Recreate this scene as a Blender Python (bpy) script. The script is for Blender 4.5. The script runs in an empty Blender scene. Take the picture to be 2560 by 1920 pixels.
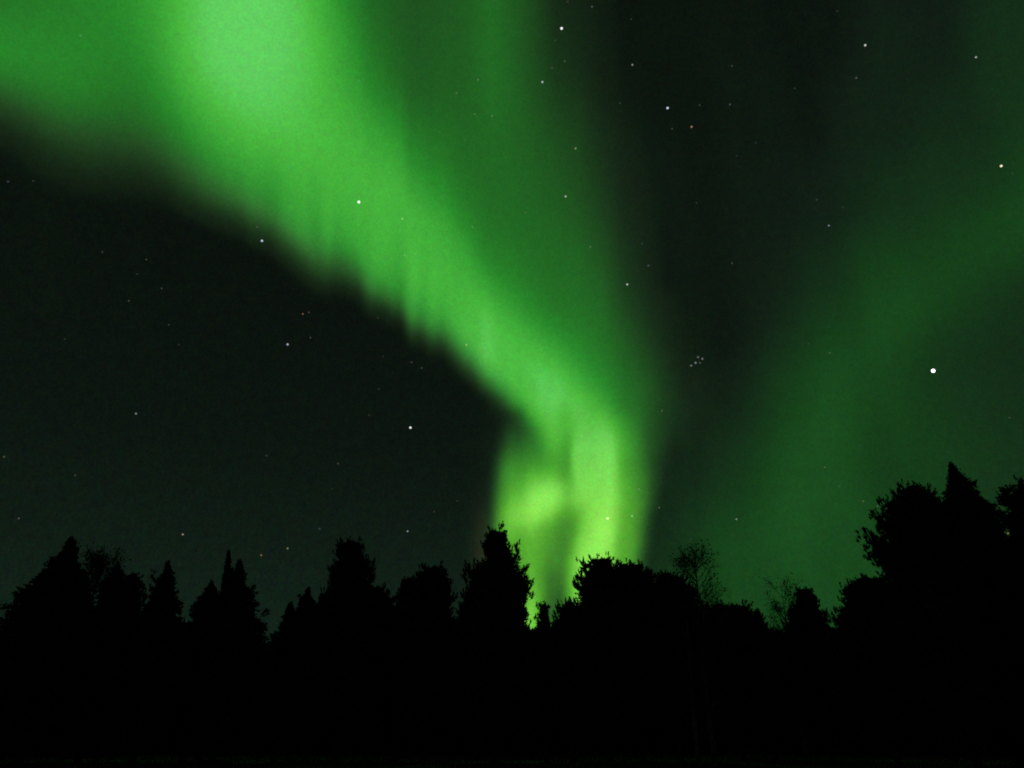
import bpy, math, random
import numpy as np

# ------------------------------------------------------------------ camera, world, exposure
SC = bpy.context.scene
COL = SC.collection
PW, PH, FPX = 2560.0, 1920.0, 1927.0          # size of the photograph and its focal length in pixels
PITCH = math.radians(24.1)
EYE = 1.6

cam_data = bpy.data.cameras.new("camera")
cam_data.sensor_fit = 'HORIZONTAL'
cam_data.sensor_width = 36.0
cam_data.lens = 36.0 * FPX / PW
cam_data.clip_start = 0.2
cam_data.clip_end = 600000.0
cam = bpy.data.objects.new("camera", cam_data)
cam.location = (0, 0, EYE)
cam.rotation_euler = (math.radians(90) + PITCH, 0, 0)
COL.objects.link(cam)
SC.camera = cam

SC.render.engine = 'CYCLES'
SC.cycles.use_denoising = False
SC.cycles.transparent_max_bounces = 16
SC.cycles.max_bounces = 4
SC.cycles.filter_width = 1.9
SC.render.dither_intensity = 1.6
SC.view_settings.view_transform = 'Standard'
SC.view_settings.look = 'None'
SC.view_settings.exposure = 0.0
SC.view_settings.gamma = 1.0


def lin(c):
    c = np.asarray(c, float) / 255.0
    return np.where(c <= 0.04045, c / 12.92, ((c + 0.055) / 1.055) ** 2.4)


# the moonless night sky: faint airglow, a little stronger towards the horizon
SKY_Z = np.array([-0.05, 0.10, 0.20, 0.32, 0.50, 1.0])            # sine of the elevation
SKY_C = np.array([(18, 36, 25), (17, 33, 23.5), (15, 27, 19.5), (12, 21, 15.5), (10, 17, 12.5), (9.5, 15.5, 11.5)], float)
world = bpy.data.worlds.new("World")
SC.world = world
world.use_nodes = True
wn, wl = world.node_tree.nodes, world.node_tree.links
wn.clear()
w_out = wn.new('ShaderNodeOutputWorld')
w_bg = wn.new('ShaderNodeBackground')
w_tc = wn.new('ShaderNodeTexCoord')
w_sep = wn.new('ShaderNodeSeparateXYZ')
w_map = wn.new('ShaderNodeMapRange')
w_map.inputs['From Min'].default_value = SKY_Z[0]
w_map.inputs['From Max'].default_value = SKY_Z[-1]
w_ramp = wn.new('ShaderNodeValToRGB')
el = w_ramp.color_ramp.elements
while len(el) < len(SKY_Z):
    el.new(0.5)
for e, z, c in zip(el, SKY_Z, SKY_C):
    e.position = float((z - SKY_Z[0]) / (SKY_Z[-1] - SKY_Z[0]))
for e, c in zip(el, SKY_C):
    e.color = (*[float(v) for v in lin(c)], 1)
wl.new(w_tc.outputs['Generated'], w_sep.inputs[0])
wl.new(w_sep.outputs['Z'], w_map.inputs['Value'])
wl.new(w_map.outputs['Result'], w_ramp.inputs['Fac'])
def mottle(nodes, links, vec, amount):
    """Fine colour noise painted into the emission as camera grain, fixed in the sky."""
    out = None
    for sc, am in ((360.0, amount), (110.0, amount * 0.5)):
        nz = nodes.new('ShaderNodeTexNoise'); nz.inputs['Scale'].default_value = sc; nz.inputs['Detail'].default_value = 1.0
        links.new(vec, nz.inputs['Vector'])
        mr = nodes.new('ShaderNodeVectorMath'); mr.operation = 'MULTIPLY_ADD'
        links.new(nz.outputs['Color'], mr.inputs[0])
        mr.inputs[1].default_value = (am * 2, am * 2, am * 2); mr.inputs[2].default_value = (1.01 - am * 0.95,) * 3
        if out is None:
            out = mr.outputs[0]
        else:
            mu = nodes.new('ShaderNodeVectorMath'); mu.operation = 'MULTIPLY'
            links.new(out, mu.inputs[0]); links.new(mr.outputs[0], mu.inputs[1]); out = mu.outputs[0]
    return out


w_mot = mottle(wn, wl, w_tc.outputs['Generated'], 0.55)  # painted grain, multiplied into the night sky colour
w_mul = wn.new('ShaderNodeVectorMath'); w_mul.operation = 'MULTIPLY'
wl.new(w_ramp.outputs['Color'], w_mul.inputs[0]); wl.new(w_mot, w_mul.inputs[1])
wl.new(w_mul.outputs[0], w_bg.inputs['Color'])
w_bg.inputs['Strength'].default_value = 1.0
wl.new(w_bg.outputs['Background'], w_out.inputs['Surface'])

# ------------------------------------------------------------------ helpers
CP, SP = math.cos(PITCH), math.sin(PITCH)


def ray(px, py):
    """Unit direction(s) in the world towards a point of the photograph."""
    px = np.asarray(px, float); py = np.asarray(py, float)
    x = (px - PW / 2) / FPX
    u = (PH / 2 - py) / FPX
    d = np.stack([x, CP - SP * u, SP + CP * u], -1)
    return d / np.linalg.norm(d, axis=-1, keepdims=True)


def pix(p):
    """Where world point(s) land in the photograph."""
    p = np.asarray(p, float) - np.array([0, 0, EYE])
    f = CP * p[..., 1] + SP * p[..., 2]
    u = -SP * p[..., 1] + CP * p[..., 2]
    return PW / 2 + FPX * p[..., 0] / f, PH / 2 - FPX * u / f


def at_depth(px, py, y):
    d = ray(px, py)
    return d[..., 0] / d[..., 1] * y, EYE + d[..., 2] / d[..., 1] * y


def tag(o, label=None, cat=None, group=None, kind=None):
    if label: o["label"] = label
    if cat: o["category"] = cat
    if group: o["group"] = group
    if kind: o["kind"] = kind
    return o


def empty(name, loc):
    o = bpy.data.objects.new(name, None)
    o.empty_display_size = 0.5
    o.location = loc
    COL.objects.link(o)
    return o


def mesh_obj(name, verts, faces, mat, parent=None, loc=(0, 0, 0), smooth=False):
    """verts (n,3); faces (m,k) array of one face size, or a list of such arrays."""
    me = bpy.data.meshes.new(name)
    verts = np.asarray(verts, np.float32)
    fl = faces if isinstance(faces, list) else [faces]
    fl = [np.asarray(f, np.int32) for f in fl if len(f)]
    me.vertices.add(len(verts))
    me.vertices.foreach_set('co', verts.ravel())
    li = np.concatenate([f.ravel() for f in fl])
    sizes = np.concatenate([np.full(len(f), f.shape[1], np.int32) for f in fl])
    starts = np.concatenate([[0], np.cumsum(sizes)[:-1]]).astype(np.int32)
    me.loops.add(len(li))
    me.loops.foreach_set('vertex_index', li)
    me.polygons.add(len(sizes))
    me.polygons.foreach_set('loop_start', starts)
    me.polygons.foreach_set('loop_total', sizes)
    if smooth:
        me.polygons.foreach_set('use_smooth', np.ones(len(sizes), bool))
    me.update(calc_edges=True)
    me.validate()
    me.materials.append(mat)
    o = bpy.data.objects.new(name, me)
    o.location = loc
    COL.objects.link(o)
    if parent: o.parent = parent
    return o


def surf_mat(name, dark, light, scale, rough=0.85, spec=0.2, bump=0.0):
    m = bpy.data.materials.new(name); m.use_nodes = True
    n, l = m.node_tree.nodes, m.node_tree.links
    b = n['Principled BSDF']
    b.inputs['Roughness'].default_value = rough
    b.inputs['Specular IOR Level'].default_value = spec
    tc = n.new('ShaderNodeTexCoord')
    nz = n.new('ShaderNodeTexNoise')
    nz.inputs['Scale'].default_value = scale
    nz.inputs['Detail'].default_value = 6
    r = n.new('ShaderNodeValToRGB')
    r.color_ramp.elements[0].position = 0.35; r.color_ramp.elements[0].color = (*dark, 1)
    r.color_ramp.elements[1].position = 0.68; r.color_ramp.elements[1].color = (*light, 1)
    l.new(tc.outputs['Object'], nz.inputs['Vector'])
    l.new(nz.outputs['Fac'], r.inputs['Fac'])
    l.new(r.outputs['Color'], b.inputs['Base Color'])
    if bump:
        bp = n.new('ShaderNodeBump'); bp.inputs['Strength'].default_value = bump
        l.new(nz.outputs['Fac'], bp.inputs['Height']); l.new(bp.outputs['Normal'], b.inputs['Normal'])
    return m


M_NEEDLE = surf_mat('pine_needles', (0.030, 0.050, 0.022), (0.065, 0.10, 0.045), 1.3)
M_SPRUCE = surf_mat('spruce_needles', (0.028, 0.046, 0.022), (0.055, 0.088, 0.040), 1.5)
M_LEAF = surf_mat('autumn_leaves', (0.040, 0.045, 0.015), (0.085, 0.075, 0.025), 1.8)
M_BARK = surf_mat('pine_bark', (0.050, 0.035, 0.024), (0.13, 0.085, 0.05), 6.0, bump=0.5)
M_BIRCH = surf_mat('birch_bark', (0.06, 0.055, 0.05), (0.40, 0.39, 0.36), 2.6, rough=0.7, bump=0.2)
M_GROUND = surf_mat('grassy_ground', (0.07, 0.075, 0.035), (0.16, 0.15, 0.085), 0.35, rough=0.95, bump=0.6)
M_GRASS = surf_mat('grass_blades', (0.07, 0.08, 0.035), (0.16, 0.16, 0.08), 0.6)


def tubes(paths, radii, sides=5):
    """Tapered tubes: paths (n,k,3), radii (n,k). Returns verts, quads."""
    paths = np.asarray(paths, float); radii = np.asarray(radii, float)
    n, k, _ = paths.shape
    t = np.gradient(paths, axis=1)
    t /= np.linalg.norm(t, axis=-1, keepdims=True) + 1e-9
    ref = np.where(np.abs(t[..., 2:3]) > 0.9, np.array([1.0, 0, 0]), np.array([0, 0, 1.0]))
    a = np.cross(t, ref); a /= np.linalg.norm(a, axis=-1, keepdims=True) + 1e-9
    b = np.cross(t, a)
    th = np.arange(sides) / sides * 2 * np.pi
    v = (paths[:, :, None, :] + radii[:, :, None, None] *
         (np.cos(th)[None, None, :, None] * a[:, :, None, :] + np.sin(th)[None, None, :, None] * b[:, :, None, :]))
    idx = np.arange(n * k * sides).reshape(n, k, sides)
    q = np.stack([idx[:, :-1, :], np.roll(idx, -1, 2)[:, :-1, :], np.roll(idx, -1, 2)[:, 1:, :], idx[:, 1:, :]], -1)
    return v.reshape(-1, 3), q.reshape(-1, 4)


def blades(pos, axis, length, width, per, spread, rng):
    """Tufts of leaf-sized triangles: per blades at each position, fanned about axis."""
    n = len(pos)
    p = np.repeat(pos, per, 0)
    d = np.repeat(axis, per, 0) + spread * rng.normal(size=(n * per, 3))
    d /= np.linalg.norm(d, axis=1, keepdims=True) + 1e-9
    s = np.cross(d, rng.normal(size=(n * per, 3)))
    s /= np.linalg.norm(s, axis=1, keepdims=True) + 1e-9
    L = np.repeat(length, per)[:, None] * rng.uniform(0.55, 1.25, (n * per, 1))
    W = np.repeat(width, per)[:, None] * rng.uniform(0.6, 1.3, (n * per, 1))
    base = p - d * L * 0.25
    mid = p + d * L * 0.35
    v = np.stack([base, mid + s * W * 0.5, p + d * L, mid - s * W * 0.5], 1).reshape(-1, 3)
    f = np.arange(n * per * 4, dtype=np.int32).reshape(-1, 4)
    return v, f


# ------------------------------------------------------------------ ground
rg = np.random.default_rng(5)
nx, ny = 160, 200
gx = np.sinh(np.linspace(-1, 1, nx) * 5.2) / math.sinh(5.2) * 4000
gy = np.concatenate([np.linspace(-60, 20, 30), np.linspace(21, 95, 130), 95 + np.geomspace(2, 5000, 40)])
GX, GY = np.meshgrid(gx, gy)


def ground_z(x, y):
    z = 0.05 * np.sin(x * 0.9 + 1.3 * np.sin(y * 0.31)) * np.sin(y * 0.7 + 0.4) + 0.09 * np.sin(x * 0.21 + 2) * np.cos(y * 0.17)
    return z * np.clip(1.6 - np.hypot(x, y) / 150, 0, 1)


GZ = ground_z(GX, GY) + rg.normal(0, 0.012, GX.shape) * (np.abs(GX) < 80)
gi = np.arange(nx * len(gy)).reshape(len(gy), nx)
gq = np.stack([gi[:-1, :-1], gi[:-1, 1:], gi[1:, 1:], gi[1:, :-1]], -1).reshape(-1, 4)
ground = mesh_obj('ground', np.stack([GX, GY, GZ], -1).reshape(-1, 3), gq, M_GROUND, smooth=True)
tag(ground, 'dark open grassy ground before the trees', 'ground', kind='structure')

ng = 26000
px_ = rg.uniform(-36, 36, ng); py_ = rg.uniform(30, 56, ng)
pg = np.stack([px_, py_, ground_z(px_, py_)], -1)
patch = 0.5 + 0.5 * np.sin(px_ * 0.6 + np.sin(py_ * 0.8) * 2) * np.cos(py_ * 0.5 + px_ * 0.15)
hgt = 0.05 + 0.16 * patch * rg.uniform(0.4, 1, ng)
v, f = blades(pg, np.tile([0, 0, 1.0], (ng, 1)), hgt * 1.4, np.full(ng, 0.022), 2, 0.35, rg)
grass = mesh_obj('grass', v, f, M_GRASS)
tag(grass, 'short rough grass on the ground before the trees', 'grass', kind='stuff')

# ------------------------------------------------------------------ aurora
def grid_smooth(a, sx, sy):
    def k(s):
        r = int(3 * s) + 1
        x = np.arange(-r, r + 1); w = np.exp(-0.5 * (x / s) ** 2)
        return w / w.sum(), r
    for ax, s in ((0, sy), (1, sx)):
        if s <= 0: continue
        w, r = k(s)
        pad = [(0, 0), (0, 0)]; pad[ax] = (r, r)
        b = np.pad(a, pad, mode='edge')
        a = sum(w[i] * np.take(b, np.arange(i, i + a.shape[ax]), ax) for i in range(2 * r + 1))
    return a


def pchip(x, y, xi):
    x = np.asarray(x, float); y = np.asarray(y, float)
    h = np.diff(x); d = np.diff(y) / h
    m = np.zeros_like(x)
    for i in range(1, len(x) - 1):
        if d[i - 1] * d[i] > 0:
            w1, w2 = 2 * h[i] + h[i - 1], h[i] + 2 * h[i - 1]
            m[i] = (w1 + w2) / (w1 / d[i - 1] + w2 / d[i])
    m[0], m[-1] = d[0], d[-1]
    xi = np.clip(xi, x[0], x[-1])
    j = np.clip(np.searchsorted(x, xi) - 1, 0, len(h) - 1)
    t = (xi - x[j]) / h[j]
    return ((1 + 2 * t) * (1 - t) ** 2 * y[j] + t * (1 - t) ** 2 * h[j] * m[j] + t * t * (3 - 2 * t) * y[j + 1] + t * t * (t - 1) * h[j] * m[j + 1])


K = PW / 2212.0
# brightness along the rays of the main curtain: ray position -> (height mark, brightness), and its lower border
RAYS = {
    -120: (215, [(0, 100), (80, 125), (150, 120), (215, 55), (270, 28), (330, 21)]),
    0: (235, [(0, 105), (60, 125), (120, 135), (180, 110), (235, 60), (290, 30), (350, 22)]),
    100: (285, [(0, 115), (100, 130), (150, 130), (200, 120), (250, 90), (290, 60), (340, 38), (400, 24)]),
    200: (320, [(0, 125), (100, 125), (200, 120), (250, 105), (300, 75), (340, 55), (400, 32), (450, 22)]),
    300: (330, [(0, 146), (100, 131), (180, 114), (250, 99), (300, 80), (350, 53), (400, 33), (450, 23)]),
    350: (350, [(0, 163), (100, 160), (200, 134), (300, 98), (350, 69), (400, 40), (450, 24), (500, 21)]),
    400: (378, [(0, 190), (80, 192), (200, 178), (300, 136), (350, 105), (400, 69), (450, 36), (490, 22)]),
    450: (410, [(0, 205), (150, 203), (200, 194), (300, 165), (350, 140), (400, 102), (430, 76), (460, 45), (510, 22)]),
    550: (462, [(0, 208), (150, 206), (250, 197), (330, 176), (350, 167), (400, 146), (450, 110), (478, 75), (505, 45), (545, 22)]),
    650: (537, [(0, 195), (100, 200), (200, 195), (300, 190), (380, 180), (450, 170), (500, 150), (525, 125), (552, 85), (578, 52), (610, 28), (640, 21)]),
    700: (570, [(0, 168), (100, 180), (200, 182), (300, 185), (380, 180), (450, 174), (500, 160), (525, 147), (550, 120), (577, 86), (603, 58), (630, 31), (665, 21)]),
    750: (603, [(0, 120), (100, 145), (200, 160), (300, 175), (370, 180), (450, 178), (530, 163), (552, 152), (577, 124), (604, 90), (630, 57), (655, 30), (690, 21)]),
    800: (640, [(0, 95), (100, 110), (200, 130), (260, 150), (340, 170), (420, 180), (500, 175), (570, 165), (605, 145), (630, 113), (652, 72), (676, 36), (705, 22)]),
    850: (683, [(0, 84), (100, 90), (200, 102), (300, 138), (380, 165), (440, 178), (530, 175), (600, 165), (650, 140), (690, 80), (720, 32), (750, 22)]),
    900: (720, [(0, 78), (100, 82), (200, 88), (300, 110), (380, 138), (440, 160), (500, 175), (580, 175), (640, 165), (700, 125), (740, 55), (770, 25), (800, 22)]),
    1000: (780, [(0, 86), (100, 88), (200, 90), (300, 96), (400, 108), (480, 130), (540, 155), (600, 170), (660, 180), (720, 180), (760, 140), (800, 60), (830, 25), (860, 22)]),
    1060: (825, [(0, 100), (150, 102), (300, 98), (400, 100), (500, 110), (580, 135), (640, 165), (700, 185), (760, 185), (800, 155), (840, 70), (870, 28), (900, 22)]),
    1100: (865, [(0, 88), (150, 93), (300, 95), (450, 100), (550, 115), (620, 140), (680, 170), (750, 190), (800, 190), (850, 140), (890, 50), (920, 28), (950, 25)]),
    1150: (925, [(0, 68), (150, 74), (300, 85), (450, 95), (550, 104), (620, 120), (680, 145), (740, 180), (800, 195), (860, 190), (900, 170), (930, 115), (960, 75), (1000, 90)]),
    1200: (975, [(0, 40), (150, 52), (300, 73), (450, 88), (550, 98), (650, 108), (700, 130), (760, 165), (820, 195), (880, 200), (920, 198), (960, 180), (1000, 160)]),
    1250: (1000, [(0, 33), (150, 42), (300, 60), (450, 76), (550, 92), (650, 103), (700, 113), (760, 135), (820, 170), (870, 195), (920, 210), (1000, 215)]),
    1300: (1010, [(0, 25), (150, 29), (300, 40), (450, 58), (550, 74), (650, 93), (730, 105), (800, 125), (850, 150), (900, 185), (950, 205), (1000, 215)]),
    1350: (1010, [(0, 20), (150, 22), (300, 28), (450, 35), (550, 46), (650, 60), (730, 80), (800, 95), (860, 110), (920, 140), (980, 168), (1010, 165)]),
    1400: (1000, [(0, 20), (300, 22), (450, 26), (550, 30), (650, 39), (750, 58), (820, 76), (880, 88), (950, 98), (1000, 95)]),
    1440: (1000, [(0, 20), (600, 20), (650, 28), (750, 38), (820, 49), (880, 56), (930, 58), (980, 50)]),
    1480: (1000, [(0, 20), (600, 21), (700, 24), (800, 29), (880, 33), (940, 33), (1000, 28)]),
    1560: (1000, [(0, 19), (1000, 22)]),
}
# brightness of the far curl low over the trees, read in horizontal slices
SLICES = {
    1000: [(1180, 22), (1200, 24), (1240, 50), (1260, 90), (1290, 150), (1340, 185), (1400, 200), (1460, 186), (1500, 158), (1550, 102), (1600, 80), (1650, 60), (1700, 42), (1760, 29), (1830, 24)],
    1040: [(1180, 24), (1230, 26), (1270, 40), (1300, 80), (1330, 150), (1380, 190), (1440, 196), (1500, 180), (1540, 142), (1580, 106), (1620, 82), (1660, 58), (1700, 39), (1760, 27), (1830, 24)],
    1080: [(1180, 25), (1230, 28), (1250, 36), (1270, 58), (1300, 74), (1330, 102), (1360, 160), (1400, 190), (1430, 187), (1450, 198), (1500, 202), (1540, 166), (1580, 120), (1620, 83), (1660, 56), (1700, 36), (1760, 27), (1830, 25)],
    1120: [(1190, 26), (1236, 33), (1252, 56), (1270, 85), (1290, 100), (1310, 106), (1340, 114), (1370, 155), (1400, 175), (1420, 168), (1439, 210), (1480, 212), (1520, 208), (1550, 168), (1580, 130), (1620, 85), (1650, 60), (1690, 31), (1750, 26)],
    1160: [(1190, 27), (1224, 31), (1240, 60), (1256, 105), (1280, 128), (1310, 133), (1340, 138), (1370, 150), (1400, 160), (1418, 162), (1436, 212), (1460, 211), (1500, 218), (1530, 203), (1560, 150), (1590, 120), (1620, 85), (1650, 50), (1690, 29), (1750, 27)],
    1200: [(1190, 28), (1218, 31), (1236, 62), (1255, 122), (1280, 150), (1310, 166), (1340, 180), (1370, 192), (1400, 194), (1425, 182), (1445, 216), (1480, 220), (1520, 213), (1550, 175), (1580, 135), (1610, 108), (1640, 65), (1670, 33), (1740, 28)],
    1230: [(1190, 29), (1215, 31), (1230, 55), (1250, 118), (1280, 165), (1310, 188), (1340, 210), (1370, 228), (1400, 228), (1420, 206), (1440, 213), (1480, 222), (1520, 218), (1550, 180), (1580, 140), (1610, 108), (1635, 65), (1665, 32), (1740, 29)],
    1260: [(1190, 30), (1215, 33), (1230, 64), (1250, 135), (1280, 185), (1310, 210), (1340, 222), (1370, 228), (1395, 222), (1420, 200), (1445, 205), (1480, 222), (1510, 224), (1540, 200), (1565, 160), (1590, 135), (1615, 103), (1640, 52), (1660, 31), (1740, 30)],
    1290: [(1190, 31), (1215, 38), (1232, 80), (1250, 155), (1280, 200), (1310, 218), (1340, 217), (1370, 203), (1400, 168), (1430, 160), (1455, 190), (1480, 222), (1510, 229), (1535, 205), (1560, 160), (1590, 130), (1610, 95), (1630, 52), (1650, 32), (1740, 31)],
    1320: [(1190, 32), (1212, 38), (1232, 88), (1250, 158), (1270, 182), (1300, 189), (1330, 184), (1360, 164), (1400, 148), (1430, 150), (1450, 185), (1470, 218), (1500, 236), (1525, 223), (1550, 175), (1580, 140), (1605, 100), (1625, 55), (1645, 33), (1740, 32)],
    1360: [(1190, 33), (1212, 40), (1232, 92), (1250, 145), (1290, 165), (1330, 164), (1370, 148), (1400, 138), (1420, 146), (1445, 200), (1470, 230), (1500, 238), (1525, 214), (1550, 165), (1575, 145), (1600, 105), (1620, 57), (1640, 34), (1740, 33)],
    1400: [(1190, 34), (1215, 42), (1235, 95), (1260, 150), (1300, 165), (1340, 156), (1380, 134), (1405, 138), (1430, 190), (1460, 230), (1490, 238), (1520, 214), (1545, 166), (1570, 148), (1590, 110), (1610, 62), (1630, 36), (1740, 34)],
    1440: [(1190, 35), (1220, 45), (1245, 100), (1290, 163), (1320, 168), (1350, 146), (1380, 112), (1400, 124), (1425, 185), (1450, 223), (1480, 238), (1510, 215), (1540, 180), (1565, 150), (1585, 115), (1605, 66), (1625, 37), (1740, 35)],
    1480: [(1190, 36), (1230, 50), (1260, 120), (1300, 170), (1320, 178), (1350, 153), (1375, 108), (1400, 105), (1420, 160), (1440, 212), (1470, 233), (1510, 210), (1540, 175), (1570, 140), (1600, 70), (1625, 38), (1740, 36)],
    1530: [(1190, 37), (1240, 60), (1280, 150), (1310, 193), (1330, 193), (1350, 150), (1370, 102), (1395, 82), (1415, 130), (1435, 196), (1460, 212), (1510, 190), (1540, 150), (1590, 70), (1620, 38), (1740, 37)],
    1570: [(1190, 38), (1250, 70), (1290, 160), (1320, 203), (1345, 165), (1365, 108), (1390, 78), (1410, 82), (1430, 120), (1460, 170), (1510, 150), (1570, 70), (1620, 39), (1740, 38)],
}
# dim diffuse patch on the right: loose brightness marks
PATCH = [(1640, 1300, 31), (1750, 1300, 50), (1850, 1350, 63), (1950, 1400, 68), (2050, 1300, 66), (2150, 1350, 64), (2250, 1150, 57), (2400, 1150, 55), (2540, 1180, 50),
         (1700, 1150, 27), (1800, 1150, 46), (1900, 1150, 58), (2050, 1100, 62), (2200, 1050, 57), (2400, 1000, 51), (2540, 1000, 48),
         (1720, 1000, 27), (1800, 1000, 31), (1900, 1000, 46), (2000, 950, 57), (2100, 900, 62), (2200, 900, 55), (2350, 880, 47), (2500, 880, 45),
         (1750, 850, 25), (1850, 850, 25), (2000, 850, 41), (2100, 800, 56), (2200, 750, 62), (2300, 720, 58), (2400, 750, 51), (2540, 750, 49),
         (1800, 700, 25), (1900, 700, 26), (2050, 700, 38), (2200, 650, 55), (2350, 600, 55), (2450, 600, 60), (2540, 560, 62), (2700, 450, 58),
         (1850, 500, 24), (1950, 500, 25), (2100, 500, 33), (2250, 500, 45), (2400, 450, 50), (2540, 450, 56), (2700, 650, 46),
         (1900, 300, 23), (2000, 300, 23), (2200, 300, 33), (2400, 300, 43), (2540, 300, 51), (2700, 250, 52), (1900, 0, 21), (2000, 100, 22), (2300, 100, 33), (2540, 100, 46),
         (2300, -100, 28), (2700, -50, 42), (1750, 1480, 52), (1900, 1500, 66), (2100, 1500, 66), (2400, 1400, 55), (2700, 1300, 46), (1600, 1480, 36), (1500, 1100, 27), (1550, 450, 26), (1550, 150, 22), (1600, 850, 26),
         (1700, 600, 26), (1700, 200, 23)]
STEP = 5.0
mx = np.arange(-520, 2900, STEP)
my = np.arange(-900, 1660, STEP)
MX, MY = np.meshgrid(mx, my)

rk = sorted(RAYS)
foot_x = np.array(rk, float) * K
foot_y = np.array([RAYS[k][0] for k in rk], float) * K
dgrid = np.arange(-1400, 300, 4.0)                       # distance below (+) or above (-) the lower border
prof = np.stack([pchip([(y * K - RAYS[k][0] * K) for y, _ in RAYS[k][1]], [g for _, g in RAYS[k][1]], dgrid) for k in rk])
border = pchip(foot_x, foot_y, mx)
main = np.zeros(MX.shape)
rf = np.random.default_rng(21)


def rough1(n, s, r):
    k = np.exp(-0.5 * (np.arange(-int(4 * s), int(4 * s) + 1) / s) ** 2)
    a = np.convolve(r.normal(size=n + len(k) - 1), k, 'valid')
    return a / a.std()


fray = 5 * rough1(len(mx), 7.0, rf) + 9 * rough1(len(mx), 2.4, rf)
for cx, dep, wid in ((897, 22, 18), (1004, 20, 16), (845, 8, 22), (1095, 10, 16), (775, 8, 18)):
    fray += dep * np.exp(-((mx - cx) / wid) ** 2)
fray2 = 22 * rough1(len(mx), 14.0, rf)
streak = rough1(len(mx), 2.6, rf) * np.exp(-((mx - 980) / 420.0) ** 2) + 0.6 * rough1(len(mx), 7.0, rf)
for i, x in enumerate(mx):
    j = int(np.clip(np.searchsorted(foot_x, x) - 1, 0, len(foot_x) - 2))
    t = float(np.clip((x - foot_x[j]) / (foot_x[j + 1] - foot_x[j]), 0, 1))
    col = (1 - t) * prof[j] + t * prof[j + 1]
    # fine ray structure: the lower border frays where it is thin and active
    fr = np.exp(-((x - 950) / 260.0) ** 2) * fray[i] + 0.35 * fray2[i]
    main[:, i] = np.interp(my - border[i] + fr, dgrid, col)
# fine rays stand on the lower border and die out upwards
main = np.interp(main, [0, 110, 150, 185, 205, 260], [0, 110, 146, 180, 205, 260])
main = grid_smooth(main, 1.1, 2.2)
main *= 1 + 0.035 * streak[None] * np.exp(-((MY - border[None] + 60) / 150.0) ** 2)
soft = grid_smooth(main, 9.5, 8.0)
w_soft = np.clip((560 - MY) / 260, 0, 1) * np.clip((1010 - MX) / 300, 0, 1)
main = main * (1 - w_soft) + soft * w_soft
sy = sorted(SLICES)
rows = np.stack([pchip([a for a, _ in SLICES[y]], [g for _, g in SLICES[y]], mx) for y in sy])
curl = np.stack([pchip(sy, rows[:, i], my) for i in range(len(mx))], 1)
curl = grid_smooth(curl, 0.8, 2.6)
curl *= 1 + 0.028 * rough1(len(mx), 2.6, rf)[None] + 0.02 * rough1(len(mx), 6.0, rf)[None]
w_low = np.clip((MY - 965) / 85.0, 0, 1); w_low = w_low * w_low * (3 - 2 * w_low)
bright = main * (1 - w_low) + curl * w_low
pa = np.array(PATCH, float)
num = np.zeros(MX.shape); den = np.zeros(MX.shape) + 1e-9
for a, b, g in pa:
    w = np.exp(-((MX - a) ** 2 + (MY - b) ** 2) / (2 * 62.0 ** 2)) + 1e-7 / (1 + ((MX - a) ** 2 + (MY - b) ** 2) / 1e4)
    num += w * g; den += w
diffuse = grid_smooth(num / den, 5.6, 5.6)
beam = np.exp(-((MX - np.interp(MY, [200, 560, 914, 1370, 1600], [2980, 2560, 2140, 1840, 1730])) / 185.0) ** 2)
diffuse = diffuse * (0.95 + 0.16 * beam)
fan = (MX - 1280) / (MY + 3170)                            # rays that run together high overhead
fan_i = np.linspace(-0.6, 0.8, 700)
diffuse = diffuse * (1 + 0.04 * np.interp(fan, fan_i, rough1(700, 9.0, rf)) + 0.02 * np.interp(fan, fan_i, rough1(700, 3.0, rf)))

RU = ([0, 30, 60, 95, 130, 180, 200, 255], [.57, .56, .42, .33, .30, .40, .46, .5])
BU = ([0, 30, 60, 95, 130, 180, 200, 255], [.68, .58, .42, .34, .31, .34, .45, .5])
RL = ([0, 30, 60, 100, 160, 200, 240, 255], [.46, .46, .46, .48, .50, .57, .62, .62])
BL = ([0, 30, 60, 100, 160, 200, 240, 255], [.70, .62, .45, .36, .28, .33, .375, .38])


def glow(G, reddening):
    """Excess light of the aurora over the empty sky, coloured by brightness and by the air it is seen through."""
    t = np.clip((MY - 950) / 330.0, 0, 1) * reddening
    r = np.interp(G, *RU) * (1 - t) + np.interp(G, *RL) * t
    b = np.interp(G, *BU) * (1 - t) + np.interp(G, *BL) * t
    if reddening == 1:
        dd_ = MY - border[None]
        fr_ = 0.5 * np.exp(-((dd_ - 15) / 75.0) ** 2) * np.clip((1330 - MX) / 150, 0, 1)
        r = r * (1 - fr_) + 0.58 * fr_; b = b * (1 - fr_) + 0.52 * fr_
    if reddening < 1:
        r = np.interp(G, [0, 26, 40, 60, 255], [.57, .57, .46, .35, .33]); b = np.interp(G, [0, 26, 40, 60, 255], [.7, .68, .55, .40, .36])
    target = lin(np.stack([G * r, G, G * b], -1))
    zz = ray(MX, MY)[..., 2]
    base = np.stack([np.interp(zz, SKY_Z, lin(SKY_C)[:, c]) for c in range(3)], -1)
    e = target - base
    fade = np.clip(e[..., 1:2] / 0.004, 0, 1)
    if reddening == 1:
        fade = fade * (np.clip((G - 21 - 9 * np.clip((MY - 900) / 500, 0, 1.6)) / 8, 0, 1) * np.clip((1300 - MX) / 100, 0, 1) + np.clip((MX - 1200) / 100, 0, 1))[..., None]
    return np.maximum(e, 0) * fade


E_bright = glow(bright, 1.0)
# the red-brown lower fringe beside the curl
E_bright += np.exp(-((MX - 1202) / 26) ** 2 - ((MY - 1375) / 105) ** 2)[..., None] * np.array([0.011, 0.0075, 0.0035])
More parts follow.
